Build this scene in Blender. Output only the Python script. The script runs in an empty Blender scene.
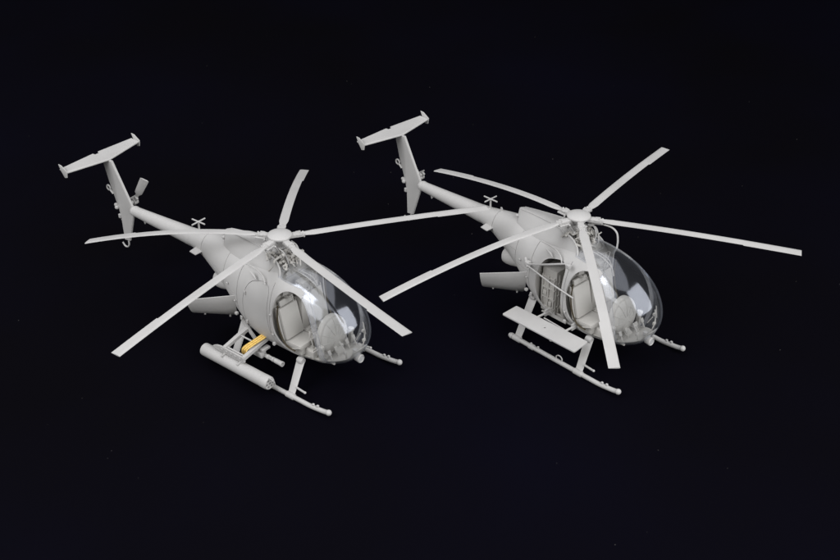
import bpy, bmesh, math, random
from mathutils import Vector, Matrix
C = bpy.context.scene
PI = math.pi
S = 1/35.0          # the kits are 1/35 scale; everything is laid out in full-size metres and shrunk at the end
rnd = random.Random(7)

# ------------------------------------------------------------------ materials
def nmat(name):
    m = bpy.data.materials.new(name); m.use_nodes = True
    return m, m.node_tree.nodes, m.node_tree.links
def plastic(name, col, rough=.5, bump=.06, spec=.35, var=.05):
    m, N, L = nmat(name); b = N['Principled BSDF']
    tc = N.new('ShaderNodeTexCoord')
    n1 = N.new('ShaderNodeTexNoise'); n1.inputs['Scale'].default_value = 60; n1.inputs['Detail'].default_value = 5
    n2 = N.new('ShaderNodeTexNoise'); n2.inputs['Scale'].default_value = 1400; n2.inputs['Detail'].default_value = 3
    L.new(tc.outputs['Object'], n1.inputs['Vector']); L.new(tc.outputs['Object'], n2.inputs['Vector'])
    r = N.new('ShaderNodeValToRGB')
    r.color_ramp.elements[0].position = .3; r.color_ramp.elements[1].position = .7
    r.color_ramp.elements[0].color = tuple(c*(1-var) for c in col)+(1,)
    r.color_ramp.elements[1].color = tuple(min(1, c*(1+var)) for c in col)+(1,)
    L.new(n1.outputs['Fac'], r.inputs['Fac']); L.new(r.outputs['Color'], b.inputs['Base Color'])
    mr = N.new('ShaderNodeMapRange'); mr.inputs['To Min'].default_value = rough-.06; mr.inputs['To Max'].default_value = rough+.08
    L.new(n1.outputs['Fac'], mr.inputs['Value']); L.new(mr.outputs['Result'], b.inputs['Roughness'])
    bp = N.new('ShaderNodeBump'); bp.inputs['Strength'].default_value = bump; bp.inputs['Distance'].default_value = .0001
    L.new(n2.outputs['Fac'], bp.inputs['Height']); L.new(bp.outputs['Normal'], b.inputs['Normal'])
    b.inputs['Specular IOR Level'].default_value = spec
    return m
GREY = plastic('grey_plastic', (.50, .492, .480), .5)
WARM_SHADE = plastic('warm_shade_plastic', (.50, .485, .455), .55, var=.06)  # same grey plastic, tinted warm to imitate shading in the cabin and recesses
GAP_SHADE = plastic('gap_shade', (.055, .043, .024), .4, var=.15)  # dark olive-brown that paints in the shade beside the seats
m, N, L = nmat('brass_etch'); b = N['Principled BSDF']
b.inputs['Base Color'].default_value = (.95, .66, .20, 1); b.inputs['Metallic'].default_value = .75; b.inputs['Roughness'].default_value = .38
w = N.new('ShaderNodeTexWave'); w.inputs['Scale'].default_value = 900; w.bands_direction = 'Y'
tc = N.new('ShaderNodeTexCoord'); L.new(tc.outputs['Object'], w.inputs['Vector'])
bp = N.new('ShaderNodeBump'); bp.inputs['Strength'].default_value = .5; bp.inputs['Distance'].default_value = .0002
L.new(w.outputs['Fac'], bp.inputs['Height']); L.new(bp.outputs['Normal'], b.inputs['Normal'])
BRASS = m
m, N, L = nmat('dark_bore'); b = N['Principled BSDF']
b.inputs['Base Color'].default_value = (.06, .055, .05, 1); b.inputs['Roughness'].default_value = .6
DARK = m
def clear(name, milk, col=(.8, .82, .85)):
    m, N, L = nmat(name); N.remove(N['Principled BSDF']); out = N['Material Output']
    tr = N.new('ShaderNodeBsdfTransparent'); tr.inputs['Color'].default_value = (.97, .975, .98, 1)
    gl = N.new('ShaderNodeBsdfGlossy'); gl.inputs['Roughness'].default_value = .12; gl.inputs['Color'].default_value = (.86, .90, 1, 1)
    df = N.new('ShaderNodeBsdfDiffuse'); df.inputs['Color'].default_value = col+(1,)
    # Schlick reflectance from the facing angle, the same from both sides of the thin moulding
    fc = N.new('ShaderNodeLayerWeight'); fc.inputs['Blend'].default_value = .5
    p5 = N.new('ShaderNodeMath'); p5.operation = 'POWER'; p5.inputs[1].default_value = 5; L.new(fc.outputs['Facing'], p5.inputs[0])
    fr = N.new('ShaderNodeMath'); fr.operation = 'MULTIPLY_ADD'; fr.inputs[1].default_value = .7; fr.inputs[2].default_value = .075; L.new(p5.outputs[0], fr.inputs[0])
    lw = N.new('ShaderNodeLayerWeight'); lw.inputs['Blend'].default_value = .35
    # faint plastic haze; pale diffuse at grazing angles stands in for bright edge reflections
    pw = N.new('ShaderNodeMath'); pw.operation = 'POWER'; pw.inputs[1].default_value = 5; L.new(lw.outputs['Facing'], pw.inputs[0])
    mm = N.new('ShaderNodeMath'); mm.operation = 'MULTIPLY_ADD'; mm.inputs[1].default_value = .22+milk; mm.inputs[2].default_value = milk
    L.new(pw.outputs[0], mm.inputs[0])
    m1 = N.new('ShaderNodeMixShader'); L.new(mm.outputs[0], m1.inputs['Fac']); L.new(tr.outputs[0], m1.inputs[1]); L.new(df.outputs[0], m1.inputs[2])
    m2 = N.new('ShaderNodeMixShader'); L.new(fr.outputs[0], m2.inputs['Fac']); L.new(m1.outputs[0], m2.inputs[1]); L.new(gl.outputs[0], m2.inputs[2])
    L.new(m2.outputs[0], out.inputs['Surface'])
    return m
GLASS = clear('clear_canopy', .007)
RIM = clear('milky_rim', .17, (.78, .78, .80))
LENS = clear('lamp_lens', .35, (.75, .75, .75))

# ------------------------------------------------------------------ mesh helpers
def obj(name, bm, mat, parent=None, sharp=32, recalc=True):
    if recalc: bmesh.ops.recalc_face_normals(bm, faces=bm.faces)
    for e in bm.edges:
        e.smooth = not (len(e.link_faces) != 2 or e.calc_face_angle(0) > math.radians(sharp))
    for f in bm.faces: f.smooth = True
    me = bpy.data.meshes.new(name); bm.to_mesh(me); bm.free()
    me.materials.append(mat)
    o = bpy.data.objects.new(name, me); C.collection.objects.link(o)
    if parent: o.parent = parent
    return o
def B(): return bmesh.new()
def box(bm, c, s, rot=None, bev=0):
    r = bmesh.ops.create_cube(bm, size=1); vs = r['verts']
    M = Matrix.Translation(c) @ (rot.to_4x4() if rot else Matrix()) @ Matrix.Diagonal((s[0], s[1], s[2], 1))
    bmesh.ops.transform(bm, matrix=M, verts=vs)
    if bev:
        es = list({e for v in vs for e in v.link_edges})
        bmesh.ops.bevel(bm, geom=es, offset=bev, segments=2, affect='EDGES', profile=.6)
def RY(a): return Matrix.Rotation(math.radians(a), 3, 'Y')
def RX(a): return Matrix.Rotation(math.radians(a), 3, 'X')
def RZ(a): return Matrix.Rotation(math.radians(a), 3, 'Z')
def bridge(bm, rings, cap=True):
    for a, b in zip(rings, rings[1:]):
        n = len(a)
        for i in range(n):
            try: bm.faces.new((a[i], a[(i+1) % n], b[(i+1) % n], b[i]))
            except ValueError: pass
    if cap:
        bm.faces.new(rings[0][::-1]); bm.faces.new(rings[-1])
def crom(P, n=6, closed=False):
    P = [Vector(p) for p in P]; out = []; L_ = len(P)
    rng = range(L_) if closed else range(L_-1)
    for i in rng:
        g = lambda j: P[j % L_] if closed else P[max(0, min(L_-1, j))]
        a, b, c, d = g(i-1), g(i), g(i+1), g(i+2)
        for k in range(n):
            t = k/n
            out.append(.5*((2*b)+(c-a)*t+(2*a-5*b+4*c-d)*t*t+(3*b-a-3*c+d)*t**3))
    if not closed: out.append(P[-1])
    return out
def tube(bm, pts, r, seg=10, smooth=0, caps=True, flat=1.0):
    pts = [Vector(p) for p in pts]
    if smooth: pts = crom(pts, smooth)
    n = len(pts); rs = r if isinstance(r, (list, tuple)) else [r]*n
    if len(rs) != n: rs = [rs[0]+(rs[-1]-rs[0])*i/(n-1) for i in range(n)]
    T0 = (pts[1]-pts[0]).normalized(); up = Vector((0, 0, 1)) if abs(T0.z) < .9 else Vector((1, 0, 0))
    u = T0.cross(up).normalized(); rings = []
    for i in range(n):
        T = ((pts[min(n-1, i+1)]-pts[max(0, i-1)])).normalized()
        u = (u-T*u.dot(T)).normalized(); v = T.cross(u)
        rings.append([bm.verts.new(pts[i]+(u*math.cos(2*PI*k/seg)+v*math.sin(2*PI*k/seg)*flat)*rs[i]) for k in range(seg)])
    bridge(bm, rings, caps)
def lathe(bm, c, prof, seg=24, axis='Z', M=None):
    """prof = [(radius, height)], closed at both ends"""
    rings = []
    R_ = {'Z': Matrix(), 'X': Matrix.Rotation(PI/2, 4, 'Y'), 'Y': Matrix.Rotation(-PI/2, 4, 'X')}[axis]
    for r, h in prof:
        ring = []
        for k in range(seg):
            p = R_ @ Vector((max(r, .0005)*math.cos(2*PI*k/seg), max(r, .0005)*math.sin(2*PI*k/seg), h))
            if M: p = M @ p
            ring.append(bm.verts.new(Vector(c)+p))
        rings.append(ring)
    bridge(bm, rings)
def sphere(bm, c, r, s=(1, 1, 1)):
    q = bmesh.ops.create_uvsphere(bm, u_segments=14, v_segments=8, radius=r)
    bmesh.ops.transform(bm, matrix=Matrix.Translation(c) @ Matrix.Diagonal((s[0], s[1], s[2], 1)), verts=q['verts'])
def prism(bm, poly, y0, y1, plane='xz'):
    f = {'xz': lambda a, b, t: (a, t, b), 'yz': lambda a, b, t: (t, a, b), 'xy': lambda a, b, t: (a, b, t)}[plane]
    A = [bm.verts.new(f(p[0], p[1], y0)) for p in poly]; D = [bm.verts.new(f(p[0], p[1], y1)) for p in poly]
    bridge(bm, [A, D])
def smooth_poly(P, n=5): return [(p[0], p[1]) for p in crom([(a, b, 0) for a, b in P], n, True)]
def grow(P, d):
    """offset a 2D outline by d (outwards for d > 0)"""
    A = sum(P[i][0]*P[(i+1) % len(P)][1]-P[(i+1) % len(P)][0]*P[i][1] for i in range(len(P)))
    s = 1 if A > 0 else -1; out = []
    for i in range(len(P)):
        a = Vector(P[i-1]); c = Vector(P[(i+1) % len(P)]); t = (c-a).normalized()
        out.append((P[i][0]+s*t.y*d, P[i][1]-s*t.x*d))
    return out
# temp meshes for booleans
def tmp(bm):
    bmesh.ops.recalc_face_normals(bm, faces=bm.faces)
    me = bpy.data.meshes.new('t'); bm.to_mesh(me); bm.free()
    o = bpy.data.objects.new('t', me); C.collection.objects.link(o); return o
def surf(me): return sum(p.area for p in me.polygons)
def boolean(a, b, op='DIFFERENCE'):
    """boolean that checks its own result: a cut that eats the whole shell is tried again with the cutter nudged a hair"""
    a0 = surf(a.data); keep = b.location.copy(); me = None
    for k in range(6):
        b.location = keep+Vector((.0007, .0004, -.0006))*k
        md = a.modifiers.new('b', 'BOOLEAN'); md.object = b; md.operation = op; md.solver = 'EXACT'
        bpy.context.view_layer.update()
        dg = bpy.context.evaluated_depsgraph_get(); dg.update()
        me = bpy.data.meshes.new_from_object(a.evaluated_get(dg))
        a.modifiers.clear()
        a1 = surf(me)
        if op == 'DIFFERENCE' and a1 > .33*a0 and a1 < 2.3*a0: break
        if op == 'INTERSECT' and 0 < a1 < 1.6*(a0+surf(b.data)): break
        print('boolean retry', a.name, op, k, round(a0, 3), round(a1, 3))
    b.location = keep; a.data = me
    return a
def clone(a):
    o = a.copy(); o.data = a.data.copy(); C.collection.objects.link(o); return o
def kill(*os):
    for o in os: bpy.data.objects.remove(o, do_unlink=True)
def to_bm(o):
    bm = bmesh.new(); bm.from_mesh(o.data); bpy.data.objects.remove(o, do_unlink=True); return bm

# ------------------------------------------------------------------ body loft
# x, z bottom, z top, half width, exponent
ST = [(1.975, 1.04, 1.28, .10, 2), (1.955, .93, 1.39, .21, 2), (1.90, .81, 1.54, .33, 2), (1.80, .68, 1.69, .44, 2), (1.65, .57, 1.84, .54, 2.05),
      (1.45, .48, 1.98, .615, 2.1), (1.2, .42, 2.09, .67, 2.15), (.95, .39, 2.16, .70, 2.2), (.7, .38, 2.20, .715, 2.25), (.45, .39, 2.21, .72, 2.3),
      (.2, .41, 2.19, .72, 2.4), (-.1, .45, 2.14, .71, 2.5), (-.4, .55, 2.10, .68, 2.5), (-.6, .66, 2.08, .645, 2.4), (-.85, .84, 2.07, .59, 2.25), (-1.1, 1.0, 2.07, .51, 2.1),
      (-1.4, 1.17, 2.05, .42, 2), (-1.7, 1.31, 2.02, .335, 2), (-2.0, 1.44, 1.975, .25, 2), (-2.3, 1.52, 1.92, .20, 2), (-2.6, 1.555, 1.885, .165, 2)]
def body_loft(off=0, x0=-9, x1=9, seg=64, n=4):
    rows = [(Vector((a[0], a[1], a[2])), Vector((a[3], a[4], 0))) for a in ST]
    A = crom([r[0] for r in rows], n); D = crom([r[1] for r in rows], n)
    bm = B(); rings = []
    for a, d in zip(A, D):
        x = a.x
        if not (x0 <= x <= x1): continue
        zb, zt, hw, ex = a.y+off, a.z-off, d.x-off, d.y
        if hw < .03 or zt-zb < .04: continue
        zc = zb+(zt-zb)*.46; ring = []
        for k in range(seg):
            t = 2*PI*(k+.5)/seg; c, s = math.cos(t), math.sin(t)
            y = hw*math.copysign(abs(c)**(2/ex), c)
            z = zc+((zt-zc) if s > 0 else (zc-zb))*math.copysign(abs(s)**(2/ex), s)
            ring.append(bm.verts.new((x, y, z)))
        rings.append(ring)
    bridge(bm, rings)
    return bm
FRONT = smooth_poly([(.385, 1.25), (.395, 1.55), (.46, 1.79), (.61, 1.935), (.84, 1.945), (1.06, 1.845), (1.25, 1.59), (1.37, 1.25), (1.405, .90), (1.35, .58), (1.1, .48), (.83, .50), (.61, .68), (.45, .95)])
REAR = smooth_poly([(-.20, .70), (-.35, .90), (-.42, 1.25), (-.38, 1.58), (-.26, 1.82), (-.04, 1.915), (.16, 1.93), (.265, 1.80), (.27, 1.45), (.30, 1.10), (.40, .84), (.52, .64), (.2, .62)])
GL = [(.22, 2.6), (.24, 2.17), (.32, 2.07), (.52, 2.055), (.90, 2.03), (1.14, 1.92), (1.34, 1.64), (1.47, 1.25), (1.50, .90), (1.46, .56), (1.42, .49), (1.6, .495), (2.4, .56), (2.4, 2.6)]
RIMP = [(.99, 2.0), (1.14, 1.92), (1.34, 1.64), (1.47, 1.25), (1.50, .90), (1.46, .56), (1.42, .49), (1.20, .48), (1.0, 1.0), (.95, 1.7)]

def helicopter(kind, label, rotor, trotor_blades):
    root = bpy.data.objects.new('model_helicopter', None); C.collection.objects.link(root)
    root.empty_display_size = .01
    root['label'] = label; root['category'] = 'model helicopter'
    P = lambda name, bm, mat=GREY, par=root, **k: obj(name, bm, mat, par, **k)
    # ---------- fuselage shell
    outer = tmp(body_loft(0)); inner = tmp(body_loft(.032, -.52, 9)); glin = tmp(body_loft(.017, -.52, 9))
    bay = tmp(body_loft(.03, -1.55, -.6))
    shell = boolean(clone(outer), inner); 
    bm = B(); box(bm, (-1.05, 0, .9), (1.0, 2, .66), RY(18)); baycut = tmp(bm)
    bay2 = boolean(bay, baycut, 'INTERSECT')
    boolean(shell, bay2)
    bm = B(); prism(bm, GL, -1, 1); glp = tmp(bm)
    bm = B(); prism(bm, grow(GL, -.004), -1, 1); glq = tmp(bm)
    bm = B(); prism(bm, FRONT, -1, 1); fr = tmp(bm)
    bm = B(); prism(bm, RIMP, -1, 1); rp = tmp(bm)
    bm = B(); prism(bm, grow(RIMP, -.003), -1, 1); rq = tmp(bm)
    gs = boolean(clone(outer), glin)                      # thin clear shell
    canopy = boolean(clone(gs), glq, 'INTERSECT')
    bm = B(); box(bm, (.9, 0, 1.2), (3, .05, 3)); 
    rim = boolean(boolean(clone(shell), rq, 'INTERSECT'), fr)
    bm.free()
    # rear doors: port closed; starboard closed on the armed machine, open on the other
    bm = B(); prism(bm, REAR, -1, 0); rs = tmp(bm)
    bm = B(); prism(bm, REAR, 0, 1); rl = tmp(bm)
    bm = B(); prism(bm, grow(REAR, -.009), 0, 1); rl2 = tmp(bm)
    bm = B(); prism(bm, grow(REAR, -.009), -1, 0); rs2 = tmp(bm)
    full = boolean(clone(outer), inner)
    doors = [boolean(clone(full), rl2, 'INTERSECT')]
    if kind == 'armed': doors.append(boolean(clone(full), rs2, 'INTERSECT'))
    bm = B(); prism(bm, REAR, -1, 1); rboth = tmp(bm)
    bm = B(); prism(bm, grow(RIMP, .0023), -1.01, 1.01); rgrow = tmp(bm)
    boolean(shell, rboth); kill(rboth)
    for c_, s_ in (((-.60, 0, 1.3), (.011, 2, 3)), ((-1.10, 0, 1.3), (.010, 2, 3)), ((-1.98, 0, 1.3), (.011, 2, 3)), ((.33, 0, 1.0), (.010, 2, 2.0)), ((-.85, 0, 1.42), (.49, 2, .010)), ((-1.55, 0, 1.62), (.84, 2, .010))):
        bm = B(); box(bm, c_, s_); cut = tmp(bm); ins = tmp(body_loft(.012)); boolean(cut, ins); boolean(shell, cut); kill(cut, ins)
    boolean(shell, fr); boolean(shell, glp); boolean(shell, rgrow); kill(rgrow)
    fus = P('fuselage', to_bm(shell), sharp=28)
    P('canopy', to_bm(canopy), GLASS, sharp=28)
    P('canopy_rim', to_bm(rim), RIM, sharp=28)
    for i, d in enumerate(doors):
        dr = P('cabin_door', to_bm(d), sharp=28)
        sd = -1 if i else 1
        bm = B(); box(bm, (.28, sd*.708, 1.18), (.09, .02, .022), bev=.005); P('door_handle', bm, par=dr)
        bm = B()
        for z in (.95, 1.6): box(bm, (-.335, sd*.678, z), (.035, .025, .07), bev=.006)
        P('hinge', bm, par=dr)
    # ---------- cabin furniture cut to the inside of the shell
    def inside(c, s, rot=None):
        bm = B(); box(bm, c, s, rot); q = tmp(bm); r = boolean(clone(inner), q, 'INTERSECT'); kill(q); return to_bm(r)
    P('cabin_floor', inside((.5, 0, .53), (2.6, 2, .14)), WARM_SHADE)
    P('cabin_floor', inside((1.60, 0, .63), (.80, 2, .16), RY(-20)), WARM_SHADE)
    bm = B(); prism(bm, [(1.25, .3), (1.25, .53), (1.55, .58), (1.72, .68), (1.84, .80), (1.93, .96), (2.2, 1.0), (2.2, .3)], -.9, .9)
    q = tmp(bm); r_ = boolean(clone(glin), q, 'INTERSECT'); kill(q); bm = to_bm(r_)
    bmesh.ops.translate(bm, verts=bm.verts, vec=(-.006, 0, .003)); P('nose_tub', bm, WARM_SHADE)
    P('bulkhead', inside((.27, 0, 1.2), (.05, 2, 3)), WARM_SHADE)
    P('bulkhead', inside((-.48, 0, 1.2), (.05, 2, 3)), WARM_SHADE)
    kill(outer, inner, glin, bay2, baycut, glp, glq, fr, rp, rq, gs, rs, rl, rl2, rs2, full)
    # ---------- floor ribs at the rear
    if kind == 'bench':
        bm = B()
        for i in range(5): box(bm, (.02, -.56+.13*i, .625), (.62, .035, .03), bev=.005)
        P('floor_rib', bm, WARM_SHADE)
        # equipment boxes in the open bay
        bx = B(); box(bx, (-.20, -.15, 1.10), (.36, .70, .98), bev=.02); cb = P('equipment_case', bx, WARM_SHADE)
        bm = B()
        for z in (.74, .95, 1.17, 1.40): box(bm, (-.20, -.512, z), (.34, .035, .03), bev=.006)
        for x in (-.35, -.20, -.06): box(bm, (x, -.516, 1.08), (.03, .04, .74), bev=.006)
        box(bm, (-.27, -.53, 1.06), (.09, .03, .10), bev=.008); box(bm, (-.13, -.53, .84), (.07, .03, .10), bev=.008)
        P('case_frame', bm, WARM_SHADE, cb)
        bm = B()
        for z in (.80, 1.05, 1.32): box(bm, (-.012, -.15, z), (.025, .62, .022), bev=.005)
        for y in (-.42, -.15, .1): box(bm, (-.010, y, 1.08), (.022, .022, .86), bev=.005)
        tube(bm, [(.005, -.40, .75), (.005, -.16, 1.3)], .010, 6)
        P('case_strap', bm, WARM_SHADE, cb)
        bx = B(); box(bx, (.15, .30, .95), (.36, .40, .60), bev=.03); P('equipment_case', bx, WARM_SHADE)
        bm = B(); box(bm, (-.32, -.44, .83), (.09, .07, .34), bev=.01); box(bm, (-.12, -.45, .76), (.08, .06, .2), bev=.01)
        P('seat_frame', bm, WARM_SHADE)
    # ---------- seats
    for sy in (-1, 1):
        y = sy*.335
        bm = B(); box(bm, (.74, y, .80), (.42, .47, .10), RY(-4), bev=.035)
        box(bm, (.72, y, .69), (.40, .36, .14), bev=.02)
        seat = P('seat', bm, WARM_SHADE)
        bm = B(); box(bm, (.485, y, 1.16), (.10, .47, .66), RY(-14), bev=.045)
        bk = P('backrest', bm, WARM_SHADE, seat)
        bm = B(); 
        box(bm, (.39, y, 1.55), (.06, .36, .12), RY(-14), bev=.02)
        for q in (-.255, .255): box(bm, (.45, y+q, 1.16), (.07, .022, .70), RY(-14), bev=.01)
        P('backrest_frame', bm, WARM_SHADE, bk)
        # dark strip standing in for the shaded gap between doorway edge and seat
        bm = B()
        pts = [(.535, sy*.64, 1.62), (.52, sy*.655, 1.3), (.58, sy*.65, 1.0), (.70, sy*.63, .80), (.88, sy*.60, .74)]
        tube(bm, [(x-.045, y_, z_) for x, y_, z_ in pts], .022, 6, 5, flat=.4); P('door_gap_shade', bm, GAP_SHADE)
        # controls
        bm = B(); tube(bm, [(1.0, y, .60), (1.04, y, .80), (.98, y, 1.0)], .014, 8, 4); lathe(bm, (.98, y, .98), [(.02, 0), (.026, .04), (.022, .1), (.01, .12)], 8)
        P('cyclic_stick', bm, WARM_SHADE)
        for q in (-.09, .09):
            bm = B(); tube(bm, [(1.55, y*.72+q, .63), (1.47, y*.72+q, .80)], .014, 6); box(bm, (1.455, y*.72+q, .83), (.025, .07, .09), RY(-25), bev=.008)
            box(bm, (1.5, y*.72+q, .64), (.16, .04, .04), bev=.008)
            P('pedal', bm, WARM_SHADE)
        bm = B(); tube(bm, [(.62, y-.25*1, .70), (.86, y-.25, .80), (.95, y-.25, .84)], .013, 8); P('collective_lever', bm, WARM_SHADE)
        bm = B(); box(bm, (1.02, sy*.35, .67), (.26, .17, .16), RZ(sy*4), bev=.02); tube(bm, [(.93, sy*.30, .755), (.93, sy*.40, .755), (1.11, sy*.40, .755), (1.11, sy*.30, .755), (.93, sy*.30, .755)], .016, 6); box(bm, (1.15, sy*.28, .80), (.05, .05, .14), RY(20), bev=.012)
        P('side_box', bm, WARM_SHADE)
    # ---------- instrument pod on its pedestal
    bm = B(); rings = []
    D_ = ((1.16, .95), (1.17, 1.0), (1.22, 1.0), (1.265, .97), (1.30, .88), (1.325, .70), (1.34, .45), (1.345, .2), (1.346, .04))
    dz_ = lambda k, a: (.44 if math.sin(a) > 0 else .30)*k*math.sin(a)
    for xx, k in D_:
        rings.append([bm.verts.new((xx+.10*dz_(k, t)*-1, .37*k*math.cos(t), .93+dz_(k, t))) for t in [2*PI*q/36 for q in range(36)]])
    bridge(bm, rings); pod = P('instrument_panel', bm, WARM_SHADE)
    bm = B()
    for t in (0, 28, 60, 90, 120, 152, 180, 225, 315):
        a = math.radians(t); tube(bm, [(xx-.10*dz_(k, a)+.003, .37*k*math.cos(a), .93+dz_(k, a)) for xx, k in D_[2:8]], .006, 5, 2)
    for k_ in (.62, .97):
        xx = 1.33 if k_ < .9 else 1.27
        tube(bm, [(xx-.10*dz_(k_, t)+.002, .37*k_*math.cos(t), .93+dz_(k_, t)) for t in [PI*q/16 for q in range(17)]], .007, 5)
    P('panel_rib', bm, WARM_SHADE, pod)
    bm = B(); sphere(bm, (1.31, -.13, 1.06), .022, (.5, 1, 1.5)); P('socket', bm, DARK, pod)
    bm = B()
    for (yy, zz, r) in ((-.17, 1.24, .05), (-.05, 1.30, .05), (.07, 1.30, .05), (.18, 1.24, .05), (-.20, 1.10, .04), (-.06, 1.17, .045), (.07, 1.17, .045), (.20, 1.10, .04)):
        lathe(bm, (1.145, yy, zz), [(r, 0), (r, -.012), (r*.8, -.012), (r*.8, -.006)], 14, 'X')
    P('gauge', bm, DARK, pod)
    bm = B(); prism(bm, [(1.14, .60), (1.55, .60), (1.24, .80), (1.17, .80)], -.085, .085); bmesh.ops.bevel(bm, geom=list(bm.edges), offset=.015, segments=2, affect='EDGES')
    P('pedestal', bm, WARM_SHADE)
    bm = B(); box(bm, (.80, 0, .72), (.62, .17, .24), bev=.02)
    for i in range(4): box(bm, (.62+.12*i, 0, .845), (.08, .12, .02), bev=.005)
    P('centre_console', bm, WARM_SHADE)
    bm = B(); box(bm, (.47, 0, 1.25), (.16, .17, 1.2), bev=.03); box(bm, (.52, 0, 1.82), (.2, .2, .14), bev=.03)
    tube(bm, [(.52, .1, 1.9), (.62, .12, 1.7), (.57, .1, 1.45), (.6, .12, 1.25)], .014, 6, 4)
    tube(bm, [(.52, -.11, 1.9), (.64, -.1, 1.74), (.58, -.12, 1.5)], .012, 6, 4)
    P('control_closet', bm, WARM_SHADE)
    for sy in (-1, 1):
        bm = B(); box(bm, (1.32, sy*.40, .80), (.09, .07, .32), bev=.02); box(bm, (1.34, sy*.41, .92), (.08, .08, .07), bev=.015); box(bm, (1.30, sy*.31, .60), (.14, .12, .05), bev=.015)
        P('map_case', bm, WARM_SHADE)
        bm = B(); tube(bm, [(1.76, sy*.20, .76), (1.79, sy*.27, .98), (1.72, sy*.33, 1.2)], .02, 6, 4, flat=.4); box(bm, (1.78, sy*.26, .95), (.04, .07, .06), bev=.01); box(bm, (1.74, sy*.29, 1.12), (.05, .05, .05), bev=.01)
        P('nose_bracket', bm, WARM_SHADE)
    q_ = random.Random(3)
    for i in range(12):
        bm = B(); y = q_.choice((-1, 1))*q_.uniform(.12, .42); z = q_.uniform(1.62, 1.86); x = q_.uniform(.34, .44)
        if i % 2: box(bm, (x, y, z), (q_.uniform(.05, .12), q_.uniform(.05, .12), q_.uniform(.04, .10)), RZ(q_.uniform(-25, 25)), bev=.01)
        else: tube(bm, [(x, y, z), (x+.08, y+q_.uniform(-.08, .08), z+.05), (x+.10, y+q_.uniform(-.12, .12), z-.09)], .013, 6, 4)
        P('cabin_fitting', bm, WARM_SHADE)
    # fire extinguisher and small cockpit fittings
    bm = B(); lathe(bm, (1.0, .40, .62), [(.02, .0), (.045, .01), (.045, .2), (.02, .24), (.015, .28)], 12); P('extinguisher', bm, WARM_SHADE)
    bm = B()
    for (x, y, z, a, c, d) in ((1.62, .05, .66, .10, .12, .06), (1.30, .42, .63, .12, .1, .05), (1.22, -.30, .62, .1, .08, .05), (1.68, -.12, .70, .06, .06, .08), (1.72, .16, .72, .05, .05, .1), (1.45, .30, .64, .05, .2, .04)):
        box(bm, (x, y, z), (a, c, d), bev=.01)
    P('floor_fitting', bm, WARM_SHADE)
    # canopy centre post and cross frames, inside the glass
    A = crom([(a[0], a[1], a[2]) for a in ST], 4)
    bm = B()
    tube(bm, [(.40, -.10, 2.12), (.66, -.04, 2.04), (.86, .0, 1.90), (.92, .02, 1.72)], .013, 6, 5)
    tube(bm, [(.5, .0, 2.08), (.70, .09, 1.98), (.80, .11, 1.82)], .01, 6, 4)
    P('roof_bow', bm, WARM_SHADE)
    bm = B(); box(bm, (1.80, .26, 1.22), (.015, .02, .30), RX(12), bev=.004); tube(bm, [(1.84, .1, 1.2), (1.72, .12, 1.0)], .01, 6); P('sight_bracket', bm, WARM_SHADE)
    # ---------- nose light
    bm = B(); lathe(bm, (1.82, -.02, .75), [(.05, 0), (.075, .02), (.08, .09), (.085, .13), (.075, .145), (.06, .12), (.0, .10)], 18, 'X')
    box(bm, (1.80, 0, .84), (.10, .08, .10), bev=.02); box(bm, (1.78, .08, .70), (.08, .10, .06), bev=.015)
    nl = P('nose_light', bm)
    bm = B(); lathe(bm, (1.955, -.02, .75), [(.055, -.012), (.058, 0), (.03, .008), (0, .01)], 16, 'X'); P('lens', bm, LENS, nl)
    # ---------- doghouse / engine cowling
    bm = B(); rings = []
    CW = [(-1.46, 2.26, .03, .10, 2.01), (-1.38, 2.285, .055, .18, 2.015), (-1.1, 2.32, .085, .27, 2.02), (-.8, 2.345, .12, .33, 2.01), (-.5, 2.365, .16, .375, 2.02), (-.3, 2.375, .20, .40, 2.02), (-.18, 2.37, .24, .41, 2.02), (-.10, 2.34, .26, .41, 2.02)]
    def cowl_ring(bm, x, zt, ht, hb, zb, off=0, dx=0):
        zt -= off; ht = max(.01, ht-off); hb -= off
        h = zt-zb
        half = [(hb+.03, -.3), (hb, .0), (hb*.74+ht*.24, .28), (hb*.44+ht*.53, .56), (hb*.17+ht*.82, .82), (ht*1.03, .93), (ht*.90, .995), (ht*.4, 1.005)]
        pr = [(y, zb+h*t) for y, t in half]; pr = pr+[(-y, z) for y, z in pr[::-1]]
        # the front rim leans: lower points sit further forward
        return [bm.verts.new((x+dx*math.sqrt(max(0, 1-min(1, max(0, (z-zb)/h))**2)), y, z)) for y, z in pr]
    n = len(CW)
    for i, c in enumerate(CW): rings.append(cowl_ring(bm, *c, dx=.44*(i/(n-1))**2.2))
    inn = []
    for i, c in list(enumerate(CW))[::-1][:4]: inn.append(cowl_ring(bm, *c, off=.035, dx=.44*(i/(n-1))**2.2-.0))
    bridge(bm, rings+inn)
    P('engine_cowling', bm, sharp=19)
    for sy in (-1, 1):
        bm = B(); tube(bm, [(c[0]-.005, sy*c[2], c[1]-.012) for c in CW[1:]], .013, 6, 2); P('cowling_ridge', bm)
    # lip on the cowling mouth and the ledge around it
    bm = B()
    c = CW[-1]; t_ = B(); r_ = cowl_ring(t_, *c, dx=.44); pts = [v.co.copy() for v in r_][1:-1]; t_.free()
    tube(bm, pts, .021, 8, 3)
    P('intake_lip', bm)
    for sy in (-1, 1):
        bm = B()
        tube(bm, [(-.48, sy*.47, 2.09), (-.22, sy*.50, 2.10), (-.04, sy*.53, 2.08), (.08, sy*.56, 2.02), (.15, sy*.60, 1.93)], .014, 6, 4)
        tube(bm, [(-.30, sy*.54, 2.02), (-.17, sy*.575, 2.0), (-.08, sy*.60, 1.96)], [.01, .03, .012], 8)
        P('cowling_ledge', bm)
    bm = B()
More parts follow.
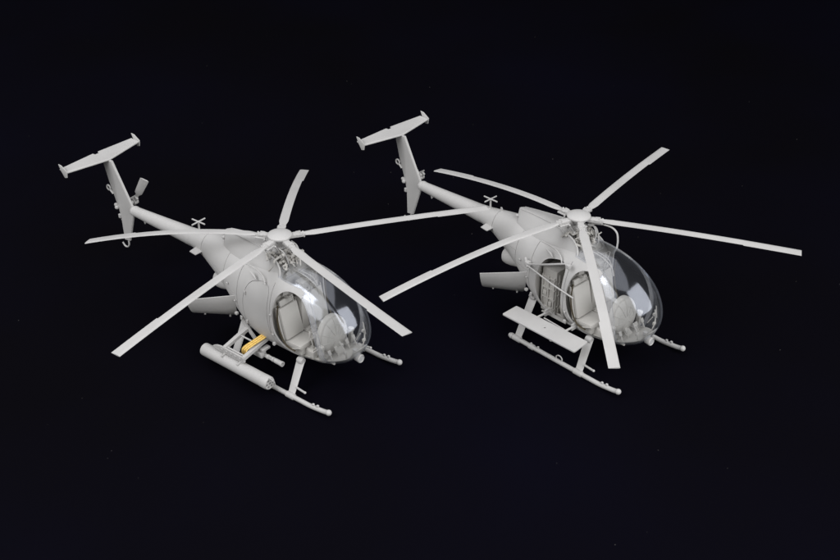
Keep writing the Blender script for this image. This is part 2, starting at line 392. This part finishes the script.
    for (x, z, h) in ((-1.22, 2.29, .03), (-.75, 2.325, .025), (-.35, 2.35, .03)): box(bm, (x, 0, z), (.06, .03, h), bev=.008)
    sphere(bm, (-1.45, -.10, 2.12), .035); 
    P('cowling_fitting', bm)
    bm = B(); prism(bm, [(-1.98, 1.93), (-1.90, 1.94), (-1.95, 2.06), (-1.985, 2.06)], -.008, .008); P('blade_antenna', bm)
    # exhaust and engine
    bm = B(); lathe(bm, (-.84, -.09, 1.31), [(.0, 0), (.17, -.01), (.19, -.2), (.19, -.62), (.175, -.72), (.15, -.79), (.135, -.80), (.13, -.72), (.10, -.6), (0, -.6)], 26, 'X', Matrix.Rotation(math.radians(-9), 3, 'Y') @ Matrix.Rotation(math.radians(9), 3, 'Z'))
    P('exhaust_pipe', bm)
    bm = B(); box(bm, (-.82, 0, 1.12), (.40, .46, .36), bev=.05)
    for i in range(9):
        a = rnd.uniform(0, 6.3); tube(bm, [(-1.0+.12*rnd.random(), .24*math.cos(a), 1.1+.2*math.sin(a)), (-.8, .3*math.cos(a+.4), 1.1+.2*math.sin(a+.4)), (-.6, .22*math.cos(a+.8), 1.1+.18*math.sin(a+.8))], .016, 6, 4)
    P('engine', bm)
    # open clamshell engine doors
    for sy in (-1, 1):
        bm = B(); G = []; th = []
        door_pts = {}; hx, hy = -.70, -.60; ex, ey = -1.33, -1.27
        L_ = Vector((ex-hx, ey-hy, 0)); ln = L_.length; L_ /= ln
        nrm = Vector((-L_.y, L_.x, 0));  nrm = nrm if nrm.x > 0 else -nrm
        nu, nv = 12, 12
        for sgn in (0, 1):
            rows = []
            for i in range(nu+1):
                s = i/nu; row = []
                top = 1.37-.03*s; bot = .44+.16*s
                for j in range(nv+1):
                    t = j/nv
                    z = top-(top-bot)*t
                    bul = .13*math.sin(PI*min(1, t*.62+.10))-.16*max(0, t-.5)**1.5*4.0
                    sl = ln*s*(1-.15*t**1.3)
                    p = Vector((hx, hy, z))+L_*sl+nrm*(bul*(1-.25*s)-sgn*.022-.58*t**1.25)
                    row.append(bm.verts.new((p.x, -sy*p.y, p.z))); door_pts.setdefault((i, j), row[-1].co.copy())
                rows.append(row)
            G.append(rows)
        for sgn in (0, 1):
            for i in range(nu):
                for j in range(nv): bm.faces.new((G[sgn][i][j], G[sgn][i+1][j], G[sgn][i+1][j+1], G[sgn][i][j+1]))
        for i in range(nu):
            for j in (0, nv): bm.faces.new((G[0][i][j], G[0][i+1][j], G[1][i+1][j], G[1][i][j]))
        for j in range(nv):
            for i in (0, nu): bm.faces.new((G[0][i][j], G[0][i][j+1], G[1][i][j+1], G[1][i][j]))
        ed = P('engine_door', bm)
        bm = B()
        for i_, j_ in ((2, 9), (9, 9)):
            p_ = door_pts[(i_, j_)]
            box(bm, p_, (.12 if i_ < 5 else .05, .035, .035), RZ(sy*46), bev=.008)
        q = Vector((hx, hy, 1.0))+L_*ln*.0+nrm*.08; box(bm, (q.x, -sy*q.y, q.z), (.06, .06, .05), bev=.01)
        P('latch', bm, par=ed)
    # ---------- tail boom
    bm = B(); bx = [(-2.45, 1.705, .185), (-2.8, 1.70, .168), (-3.2, 1.69, .150), (-3.7, 1.68, .128), (-4.2, 1.672, .106), (-4.30, 1.67, .10), (-4.36, 1.67, .055)]
    rings = [[bm.verts.new((x, r*math.cos(2*PI*k/28), z+r*math.sin(2*PI*k/28))) for k in range(28)] for x, z, r in bx]
    bridge(bm, rings)
    boom = P('tail_boom', bm)
    for x, r in ((-4.24, .112),):
        bm = B(); lathe(bm, (x, 0, 1.672 if x < -4 else 1.704), [(r-.01, -.025), (r, -.02), (r, .02), (r-.01, .025)], 28, 'X')
        P('boom_collar', bm, par=boom)
    bm = B(); prism(bm, [(-4.02, 1.56), (-3.90, 1.565), (-3.97, 1.47)], -.01, .01); P('drain_fin', bm, par=boom)
    # small side fins on the boom root
    for sy in (-1, 1):
        bm = B()
        a = [(-2.17, sy*.20, 1.69), (-1.94, sy*.23, 1.69), (-1.96, sy*.42, 1.68), (-2.15, sy*.40, 1.68)]
        lo = [bm.verts.new(Vector(p)-Vector((0, 0, .007))) for p in a]; hi = [bm.verts.new(Vector(p)+Vector((0, 0, .007))) for p in a]
        bridge(bm, [lo, hi]); P('strake', bm)
    # crossed antenna
    bm = B(); lathe(bm, (-2.27, 0, 1.86), [(.075, 0), (.075, .05), (.05, .065), (.02, .07), (.018, .25), (.03, .26), (.03, .28), (0, .285)], 14)
    an = P('antenna', bm)
    for a in (2, 91):
        bm = B(); d = Vector((math.cos(math.radians(a)), math.sin(math.radians(a)), 0))*.175
        q = Vector((-2.27, 0, 2.13)); tube(bm, [q-d, q+d], .015, 6); P('antenna_arm', bm, par=an)
    # ---------- tail fin
    def finpoly(pts, t, y=0, name='tail_fin', par=root):
        bm = B(); cx = sum(p[0] for p in pts)/len(pts)
        rings = []
        for q, sc in ((-t, 0.0), (-t*.6, .018), (t*.6, .018), (t, 0.0)):
            G_ = grow(pts, sc-.018); rings.append([bm.verts.new((p[0], y+q, p[1])) for p in G_])
        bridge(bm, rings); return P(name, bm, par=par)
    fin = finpoly([(-4.79, 2.66), (-4.27, 1.70), (-4.28, 1.62), (-4.545, .86), (-4.72, .84), (-4.735, 1.40), (-4.79, 1.62), (-4.97, 2.14), (-5.10, 2.64)], .028)
    bm = B(); tube(bm, [(-4.62, 0, .86), (-4.62, 0, .74), (-4.68, 0, .66), (-4.77, 0, .655), (-4.83, 0, .72)], .018, 8, 5); P('tail_skid', bm, par=fin)
    bm = B()
    pts = [(-5.0+.055*math.cos(t), -.03, 1.99+.055*math.sin(t)) for t in [2*PI*k/14 for k in range(15)]]
    tube(bm, pts, .018, 6); tube(bm, [(-4.95, -.03, 1.95), (-4.88, -.02, 1.88)], .025, 6)
    sphere(bm, (-4.79, -.05, 1.60), .045); lathe(bm, (-4.78, -.02, 1.63), [(.0, 0), (.05, -.01), (.04, -.08), (.02, -.11), (0, -.115)], 12, 'X'); box(bm, (-4.75, -.03, 1.40), (.06, .05, .09), bev=.012)
    P('tail_light', bm, par=fin)
    # stabiliser with end plates
    bm = B(); Z = 2.665
    out = [(-4.86, 0), (-5.05, .92), (-5.30, .92), (-5.34, .07), (-5.27, .05), (-5.27, -.05), (-5.34, -.07), (-5.30, -.92), (-5.05, -.92)]
    rings = [[bm.verts.new((p[0], p[1], Z+dz)) for p in grow(out, o)] for dz, o in ((-.022, -.02), (-.012, 0), (.006, 0), (.02, -.02))]
    bridge(bm, rings); stab = P('stabilizer', bm)
    for sy in (-1, 1):
        finpoly([(-5.29, 2.79), (-5.20, 2.785), (-5.035, 2.69), (-5.06, 2.56), (-5.13, 2.535), (-5.23, 2.66)], .012, sy*.935, 'end_plate', stab)
    # tail rotor
    bm = B(); tube(bm, [(-4.62, .03, 1.66), (-4.62, .26, 1.66)], .04, 10); tube(bm, [(-4.62, .24, 1.66), (-4.62, .34, 1.66)], .075, 12)
    box(bm, (-4.56, .28, 1.73), (.14, .05, .08), RY(-52), bev=.012); tube(bm, [(-4.66, .20, 1.74), (-4.52, .30, 1.84)], .016, 6); tube(bm, [(-4.70, .22, 1.60), (-4.60, .36, 1.70)], .02, 6)
    if not trotor_blades: sphere(bm, (-4.45, .12, 1.82), .04); tube(bm, [(-4.56, .1, 1.92), (-4.42, .12, 1.74)], .03, 8)
    tr = P('tail_rotor', bm)
    for s in trotor_blades:
        bm = B(); a = math.atan2(.66, .44)
        d = Vector((math.cos(a), 0, math.sin(a)))*s; w_ = Vector((-math.sin(a), -.6, math.cos(a))).normalized(); nn = d.cross(w_).normalized()
        q = Vector((-4.62, .29, 1.66)); rings = []
        for r, cw in ((.08, .03), (.22, .035), (.30, .08), (.76, .095), (.78, .09)):
            rings.append([bm.verts.new(q+d*r+w_*cw*u_+nn*.012*v_) for u_, v_ in ((-1, 0), (-.6, 1), (.5, .7), (1, 0), (.5, -.7), (-.6, -1))])
        bridge(bm, rings); P('tail_rotor_blade', bm, par=tr, sharp=50)
    # ---------- main rotor
    zh = 2.735
    bm = B(); lathe(bm, (0, 0, 2.0), [(.16, 0), (.15, .08), (.075, .12), (.07, .57), (.09, .59), (.09, .62), (0, .63)], 20); mast = P('rotor_mast', bm)
    bm = B(); lathe(bm, (0, 0, 2.33), [(.10, 0), (.17, .01), (.18, .04), (.12, .06), (.10, .10), (.15, .11), (.15, .14), (.08, .15)], 24); P('swashplate', bm, par=mast)
    bm = B(); lathe(bm, (0, 0, zh-.075), [(.18, -.04), (.215, -.03), (.228, -.005), (.225, .015), (.185, .036), (.12, .052), (.06, .060), (0, .063)], 40)
    hub = P('rotor_hub', bm)
    bm = B(); lathe(bm, (0, 0, zh-.20), [(.12, 0), (.14, .02), (.14, .10), (0, .11)], 20); P('hub_plate', bm, par=hub)
    for ang, ztip in rotor:
        R_ = 4.11; M = Matrix.Rotation(ang, 3, 'Z'); zr = zh-.135
        def zc(r): return zr+.02*(r/R_)+(ztip-zr-.02)*max(0, (r-.35)/(R_-.35))**1.6
        bm = B()
        def bx_(x, y, z, a, b, c, bev=.008):
            p = M @ Vector((x, y, 0)); box(bm, (p.x, p.y, z), (a, b, c), M, bev)
        bx_(.27, 0, zr+.01, .22, .12, .07, .015); bx_(.38, 0, zr+.0, .14, .125, .05, .012)
        bx_(.36, .062, zr+.028, .10, .025, .03); bx_(.36, -.062, zr+.028, .10, .025, .03)
        for q in (-.06, .06):
            p = M @ Vector((.45, q*.75, 0)); lathe(bm, (p.x, p.y, zr-.04), [(.014, 0), (.018, .01), (.018, .068), (.012, .076), (0, .08)], 10)
        tube(bm, [(M @ Vector((.26, .075, zr-.02))), (M @ Vector((.46, .085, zr-.02)))], .018, 8)
        a1 = M @ Vector((.16, .13, 2.40)); a2 = M @ Vector((.26, .11, zr-.03)); tube(bm, [a1, a2], .012, 6); sphere(bm, a2, .02); sphere(bm, a1, .024)
        P('hub_arm', bm, par=hub)
        bm = B(); rings = []
        prof = [(.40, .05, -.05, .028), (.47, .056, -.056, .026), (.56, .074, -.074, .022), (.64, .088, -.088, .018)]
        nst = 26
        for i in range(nst+1):
            r = .72+(R_-.72)*i/nst
            prof.append((r, .088, -.088, .0135))
        pts2 = []
        for (r, le, te, th) in prof:
            pts2.append((r, le, te, th))
        tab = 2.95
        for k in range(len(pts2)):
            r, le, te, th = pts2[k]
            if r >= tab: te -= .022
            pts2[k] = (r, le, te, th)
        # step at the tab
        for k in range(1, len(pts2)):
            if pts2[k-1][0] < tab <= pts2[k][0]:
                pts2.insert(k, (pts2[k][0]-.012, .088, -.088, .0135)); break
        for (r, le, te, th) in pts2:
            ring = []
            cwid = le-te
            for u_, v_ in ((0, 0), (.03, .6), (.14, 1), (.35, .95), (.8, .35), (1, .12), (1, -.12), (.8, -.3), (.35, -.6), (.1, -.55)):
                y = le-cwid*u_; ring.append(bm.verts.new(M @ Vector((r, y, 0))+Vector((0, 0, zc(r)+v_*th-.10*0*y))))
            rings.append(ring)
        bridge(bm, rings)
        P('rotor_blade', bm, sharp=40)
    # control linkage under the hub
    bm = B()
    for i in range(3):
        a = 2*PI*i/3+.3; tube(bm, [(.16*math.cos(a), .16*math.sin(a), 2.30), (.22*math.cos(a), .22*math.sin(a), 2.12), (.25+.1*math.cos(a), .2*math.sin(a), 2.08)], .018, 8, 3)
    for i in range(64):
        p = Vector((rnd.uniform(-.02, .34), rnd.uniform(-.25, .25), rnd.uniform(2.24, 2.43)))
        if p.x > .25: p.z -= .10
        d = Vector((rnd.uniform(-.12, .12), rnd.uniform(-.12, .12), rnd.uniform(-.10, .06)))
        d2 = Vector((rnd.uniform(-.10, .10), rnd.uniform(-.1, .1), rnd.uniform(-.14, .02)))
        tube(bm, [p, p+d, p+d+d2], rnd.uniform(.011, .022), 6, 3)
        if i % 2 == 0: box(bm, p, (.05, .06, .045), RZ(rnd.uniform(0, 90)), bev=.006)
        if i % 3 == 0: sphere(bm, p+d, .03)
    P('control_linkage', bm, WARM_SHADE)
    bm = B(); lathe(bm, (.03, 0, 2.06), [(.26, 0), (.26, .09), (.22, .13), (.18, .15), (0, .16)], 22)
    for i in range(10):
        a = 2*PI*i/10; lathe(bm, (.03+.24*math.cos(a), .24*math.sin(a), 2.14), [(.02, 0), (.02, .04), (0, .045)], 6)
    P('gearbox', bm, WARM_SHADE)
    bm = B()
    for sy in (-1, 1): tube(bm, [(.30, sy*.10, 2.12), (.33, sy*.15, 2.30), (.26, sy*.17, 2.45), (.12, sy*.17, 2.50)], .014, 8, 4)
    P('control_rod', bm)
    if kind == 'bench':
        bm = B(); tube(bm, [(.18, .17, 2.50), (.38, .24, 2.535), (.56, .30, 2.52), (.68, .32, 2.44), (.72, .32, 2.28), (.72, .31, 2.13)], .018, 8, 5)
        tube(bm, [(.14, .12, 2.48), (.26, .20, 2.44), (.34, .20, 2.3), (.36, .2, 2.14)], .017, 8, 4)
        P('hose', bm)
    # ---------- landing gear
    for sy in (-1, 1):
        y = sy*1.0; bm = B()
        pts = [(-.66, y, .052), (-.55, y, .052), (1.25, y, .052), (1.55, y, .055), (1.75, y, .075), (1.90, y, .095), (2.0, y, .12)]
        tube(bm, pts, .045, 14, 4)
        for x in (-.66,): lathe(bm, (x, y, .052), [(.0, -.03), (.055, -.025), (.062, 0), (.055, .03), (.045, .035)], 14, 'X')
        lathe(bm, (-.2, y, .052), [(.045, 0), (.058, .01), (.058, .12), (.045, .13)], 14, 'X')
        sk = P('landing_skid', bm)
        bm = B(); sphere(bm, (2.01, y, .123), .058); P('skid_ball', bm, par=sk)
        for x, z, l in ((1.63, .118, .045), (1.74, .135, .045), (-.15, .112, .035), (.03, .112, .035), (-.42, .112, .035)):
            bm = B(); box(bm, (x, y, z), (l, .04, .045), bev=.01); P('skid_bracket', bm, par=sk)
        bm = B(); tube(bm, [(.50, y, .09), (.50, y, .15), (.54, y, .19), (.60, y, .19), (.64, y, .15), (.64, y, .09)], .012, 6, 4); P('tie_down_ring', bm, par=sk)
        for (x0, z0, y0, x1) in ((.88, .50, .52, 1.05), (-.58, .78, .50, -.52)):
            bm = B(); rings = []
            for t in (0, .15, .5, .85, 1):
                cx = x0+(x1-x0)*t; cy = sy*(y0+(.985-y0)*t); cz = z0+(.06-z0)*t; ch = .098-.018*t
                rings.append([bm.verts.new((cx+ch*a, cy+.026*b_*1.0, cz+.014*b_)) for a, b_ in ((1, 0), (.75, .8), (.2, 1), (-.5, .6), (-1, 0), (-.5, -.6), (.2, -1), (.75, -.8))])
            bridge(bm, rings); st = P('skid_strut', bm, sharp=50)
            bm = B(); lathe(bm, (x0-.07, sy*y0, z0+.01), [(0, 0), (.06, .01), (.075, .07), (.06, .14), (0, .15)], 12, 'X'); P('strut_fairing', bm, par=st)
            bm = B(); lathe(bm, (x1-.1, y, .052), [(.045, 0), (.06, .01), (.06, .19), (.045, .20)], 12, 'X'); P('strut_clamp', bm, par=st)
        bm = B(); tube(bm, [(1.10, sy*.89, .20), (1.34, sy*.92, .21)], .02, 8); sphere(bm, (1.35, sy*.92, .211), .026); P('step_peg', bm)
    # belly details
    bm = B(); box(bm, (-.35, 0, .50), (.5, .3, .05), bev=.015); tube(bm, [(-.9, -.15, .84), (-.7, -.25, .62), (-.5, -.3, .56)], .02, 6); P('belly_fairing', bm)
    for x, y, z in ((-.66, -.66, 1.28), (-.52, -.655, .98), (-.90, -.60, 1.55), (.40, -.73, 1.0), (.36, -.73, 1.42), (-.62, -.57, .83)):
        bm = B(); sphere(bm, (x, y, z), .017, (1.4, .8, 1)); P('rivet', bm)
    for x, y, z in ((.40, -.71, .78), (-.56, -.60, .90)):
        bm = B(); box(bm, (x, y, z), (.05, .05, .06), bev=.01); P('hinge_block', bm)
    # ---------- stores
    if kind == 'armed':
        py, pz, r = -1.21, .30, .128
        bm = B(); lathe(bm, (-1.03, py, pz), [(.0, .0), (.09, .0), (r-.005, .012), (r, .03), (r, .4), (r, .8), (r, 1.2), (r, 1.60), (r+.003, 1.603), (r+.003, 1.74), (r-.012, 1.77), (0, 1.771)], 36, 'X')
        a = tmp(bm); bm = B()
        for yy, zz in [(0, 0)]+[(.078*math.cos(k*PI/3), .078*math.sin(k*PI/3)) for k in range(6)]:
            lathe(bm, (.50, py+yy, pz+zz), [(.026, 0), (.026, .4)], 14, 'X')
        b_ = tmp(bm); boolean(a, b_); kill(b_)
        pod_ = P('rocket_pod', to_bm(a))
        bm = B()
        for yy, zz in [(0, 0)]+[(.078*math.cos(k*PI/3), .078*math.sin(k*PI/3)) for k in range(6)]:
            lathe(bm, (.60, py+yy, pz+zz), [(.0255, 0), (.0255, .08), (0, .085)], 12, 'X')
        P('launch_tube', bm, DARK, pod_)
        bm = B(); tube(bm, [(.72, py-.01, pz+.12), (.80, py-.01, pz+.13), (.83, py+.02, pz+.06), (.80, py+.06, pz), (.74, py+.10, pz-.02)], .012, 6, 4); P('arming_wire', bm, par=pod_)
        bm = B()
        prism(bm, [(-.76, .50), (-.70, .47), (-.60, .455), (.05, .455), (.09, .48), (.09, .57), (.04, .575), (-.56, .575), (-.66, .55)], py-.01, py+.03)
        for x in (-.44, -.02):
            box(bm, (x, py+.01, .435), (.04, .12, .05), bev=.01); box(bm, (x, py-.07, .43), (.025, .05, .03), bev=.006)
        for x in (-.5, -.38, -.26, -.14, -.02): box(bm, (x, py-.015, .52), (.05, .012, .05), bev=.004)
        rack = P('weapon_rack', bm)
        for x in (-.46, .06):
            bm = B(); rr = []
            for yy, zz, w_ in ((-.45, .70, .045), (-.8, .64, .04), (-1.20, .555, .035)):
                rr.append([bm.verts.new((x+a_*w_, yy, zz+b_*.035)) for a_, b_ in ((-1, -1), (1, -1), (1, 1), (-1, 1))])
            bridge(bm, rr); P('rack_beam', bm, par=rack)
        bm = B(); tube(bm, [(-.44, -1.14, .565), (.05, -1.14, .565)], .018, 8); tube(bm, [(-.44, -.78, .64), (.05, -.78, .64)], .016, 8); P('rack_rod', bm, par=rack)
        bm = B()
        for i in range(3):
            x = -.09+.05*i
            tube(bm, [(x+.09, -.46, .765), (x+.07, -.62, .745), (x+.03, -.86, .70), (x+.0, -1.0, .665), (x-.015, -1.06, .62), (x-.015, -1.065, .53)], .024, 8, 4, flat=.6)
        P('feed_chute', bm, BRASS)
        bm = B(); box(bm, (-.02, -.74, .42), (.30, .13, .14), bev=.025); box(bm, (.10, -.80, .45), (.12, .10, .10), bev=.02); tube(bm, [(-.26, -.74, .43), (-.10, -.74, .43)], .045, 12)
        box(bm, (-.02, -.74, .52), (.10, .08, .10), bev=.01); box(bm, (.12, -.70, .54), (.10, .20, .05), bev=.01)
        gun = P('minigun', bm)
        for k in range(6):
            a = k*PI/3; bm = B(); tube(bm, [(.12, -.74+.028*math.cos(a), .42+.028*math.sin(a)), (.60, -.74+.028*math.cos(a), .42+.028*math.sin(a))], .011, 6); P('gun_barrel', bm, par=gun)
        bm = B()
        for x, l in ((.22, .03), (.36, .03)): lathe(bm, (x, -.74, .42), [(.04, 0), (.046, .005), (.046, l), (.04, l+.005)], 16, 'X')
        lathe(bm, (.42, -.74, .42), [(.040, 0), (.048, .01), (.048, .14), (.052, .15), (.052, .20), (.034, .20), (.030, .12), (0, .12)], 18, 'X')
        P('flash_shroud', bm, par=gun)
        bm = B(); prism(bm, [(-.60, .80), (-.50, .82), (-.20, .55), (-.27, .50)], -.60, -.57); P('brace', bm)
    else:
        z = .745
        bm = B(); o_ = [(-.60, -1.36), (-.62, -1.34), (-.62, -.97), (-.60, -.95), (1.12, -.89), (1.14, -.91), (1.17, -1.30), (1.15, -1.325)]
        rings = [[bm.verts.new((p[0], p[1], z+dz)) for p in grow(o_, q)] for dz, q in ((-.02, -.008), (-.012, 0), (.012, 0), (.02, -.008))]
        bridge(bm, rings); a = tmp(bm); bm = B(); lathe(bm, (.27, -1.13, z-.1), [(.022, 0), (.022, .2)], 14); b_ = tmp(bm); boolean(a, b_); kill(b_)
        bench = P('side_bench', to_bm(a))
        bm = B()
        for x in (-.10, .58):
            tube(bm, [(x, -1.10, z-.03), (x+.01, -.93, z-.01), (x+.02, -.62, z-.02)], .022, 8); prism(bm, [(x+.0, .66), (x+.03, .66), (x+.03, .80), (x, .80)], -.72, -.60)
            box(bm, (x, -1.13, z-.035), (.05, .38, .03), bev=.006)
        tube(bm, [(.02, -.86, .74), (.56, -.84, .70)], .013, 6)
        P('bench_bracket', bm, par=bench)
        bm = B(); tube(bm, [(-.62, -.74, 1.63), (-.2, -.74, 1.80), (.32, -.70, 2.03)], .02, 8); P('plank_boom', bm)
        bm = B(); tube(bm, [(-.55, -.75, 1.62), (.10, -.78, 1.51), (.58, -.73, 1.40)], .016, 8); P('brace', bm)
        bm = B(); box(bm, (-.60, -.70, 1.63), (.09, .11, .10), bev=.015); tube(bm, [(-.70, -.66, 1.70), (-.55, -.76, 1.6)], .025, 8); box(bm, (.37, -.67, 1.98), (.08, .08, .08), bev=.015); P('boom_fitting', bm)
    return root

def tips(phi, tx, ty, dr, ea, ez):
    out = []
    for k in range(5):
        a = phi-math.radians(72*k)+ea[k]; x, y = 4.11*math.cos(a), 4.11*math.sin(a)
        out.append((a, 2.665-dr+tx*x+ty*y+ez[k]))
    return out
H1 = helicopter('armed', 'light grey plastic model helicopter with rocket pod and brass feed chute, closed cabin side', 
    tips(-.2546, .10826, -.01295, .3926, [-.014, .012, .017, -.026, .012], [.041, .003, -.059, -.068, .031]), (1, -1))
H2 = helicopter('bench', 'light grey plastic model helicopter with flat side bench and open rear cabin showing equipment cases',
    tips(-.6898, .03284, .04984, .4747, [-.030, .063, -.004, -.021, -.008], [-.052, -.013, -.058, .012, .030]), ())

# shrink to kit size
for me in {o.data for o in bpy.data.objects if o.type == 'MESH'}: me.transform(Matrix.Scale(S, 4))
H1.location = (-2.5855*S, 19.7759*S, 0); H1.rotation_euler = (0, 0, -.6819)
H2.location = (3.0038*S, 20.5005*S, 0); H2.rotation_euler = (0, 0, -.80584)

# ------------------------------------------------------------------ surface
m, N, L = nmat('black_cloth'); b = N['Principled BSDF']
tc = N.new('ShaderNodeTexCoord')
n1 = N.new('ShaderNodeTexNoise'); n1.inputs['Scale'].default_value = 3.0; n1.inputs['Detail'].default_value = 3
n2 = N.new('ShaderNodeTexNoise'); n2.inputs['Scale'].default_value = 700; n2.inputs['Detail'].default_value = 4
L.new(tc.outputs['Object'], n1.inputs['Vector']); L.new(tc.outputs['Object'], n2.inputs['Vector'])
r = N.new('ShaderNodeValToRGB'); r.color_ramp.elements[0].color = (.0023, .0020, .0029, 1); r.color_ramp.elements[1].color = (.0026, .0024, .0060, 1)
r.color_ramp.elements[0].position = .35; r.color_ramp.elements[1].position = .65
L.new(n1.outputs['Fac'], r.inputs['Fac']); L.new(r.outputs['Color'], b.inputs['Base Color'])
b.inputs['Roughness'].default_value = .75; b.inputs['Specular IOR Level'].default_value = .015
bp = N.new('ShaderNodeBump'); bp.inputs['Strength'].default_value = .2; bp.inputs['Distance'].default_value = .0002
L.new(n2.outputs['Fac'], bp.inputs['Height']); L.new(bp.outputs['Normal'], b.inputs['Normal'])
BLACK = m
bm = B()
vs = [bm.verts.new(p) for p in ((-2.5, -1, 0), (2.5, -1, 0), (2.5, 4, 0), (-2.5, 4, 0))]; bm.faces.new(vs)
g = obj('tabletop', bm, BLACK); g['kind'] = 'structure'

dm = plastic('dust', (.20, .19, .18), .8)
bm = B(); dr_ = random.Random(11)
for i in range(90):
    x, y = dr_.uniform(-.32, .34), dr_.uniform(.34, 1.05); r = dr_.uniform(.00005, .00013)
    q = bmesh.ops.create_icosphere(bm, subdivisions=1, radius=r)
    bmesh.ops.transform(bm, matrix=Matrix.Translation((x, y, r*.4)) @ Matrix.Rotation(dr_.uniform(0, 3), 4, 'Z') @ Matrix.Diagonal((dr_.uniform(1, 4), 1, .5, 1)), verts=q['verts'])
du = obj('dust', bm, dm); du['kind'] = 'stuff'; du['label'] = 'fine pale dust specks scattered over the black tabletop'; du['category'] = 'dust'

# ------------------------------------------------------------------ lights
def area(name, loc, target, sx, sy, power, col):
    l = bpy.data.lights.new(name, 'AREA'); l.shape = 'RECTANGLE'; l.size = sx; l.size_y = sy; l.energy = power; l.color = col
    o = bpy.data.objects.new(name, l); C.collection.objects.link(o); o.location = loc
    o.rotation_euler = (Vector(target)-Vector(loc)).to_track_quat('-Z', 'Y').to_euler()
    return o
ctr = Vector((0, .57, .04))
area('softbox_top', (-.34, .62, 1.12), ctr, 2.2, 1.7, 12.0, (.985, .98, 1))
area('softbox_right', (.60, .04, .48), ctr, 1.05, .85, 9.5, (.985, .985, 1))
area('softbox_left', (-.56, .24, .72), ctr, .42, .36, 2.6, (.95, .96, 1))
area('fill_left', (-.9, -.1, .62), ctr, 1.0, .7, 4.6, (1, .995, .985))
w = bpy.data.worlds.new('World'); C.world = w; w.use_nodes = True
w.node_tree.nodes['Background'].inputs[0].default_value = (.85, .9, 1, 1); w.node_tree.nodes['Background'].inputs[1].default_value = .05

# ------------------------------------------------------------------ camera
cam = bpy.data.cameras.new('camera'); co = bpy.data.objects.new('camera', cam); C.collection.objects.link(co)
co.location = (0, 0, 14.14461*S); co.rotation_euler = (PI/2-.562445, 0, 0)
cam.sensor_width = 36; cam.lens = 1240.82/840*36; cam.clip_start = .01; cam.clip_end = 20
C.camera = co
C.view_settings.view_transform = 'Standard'; C.view_settings.look = 'None'; C.view_settings.exposure = 0; C.view_settings.gamma = 1
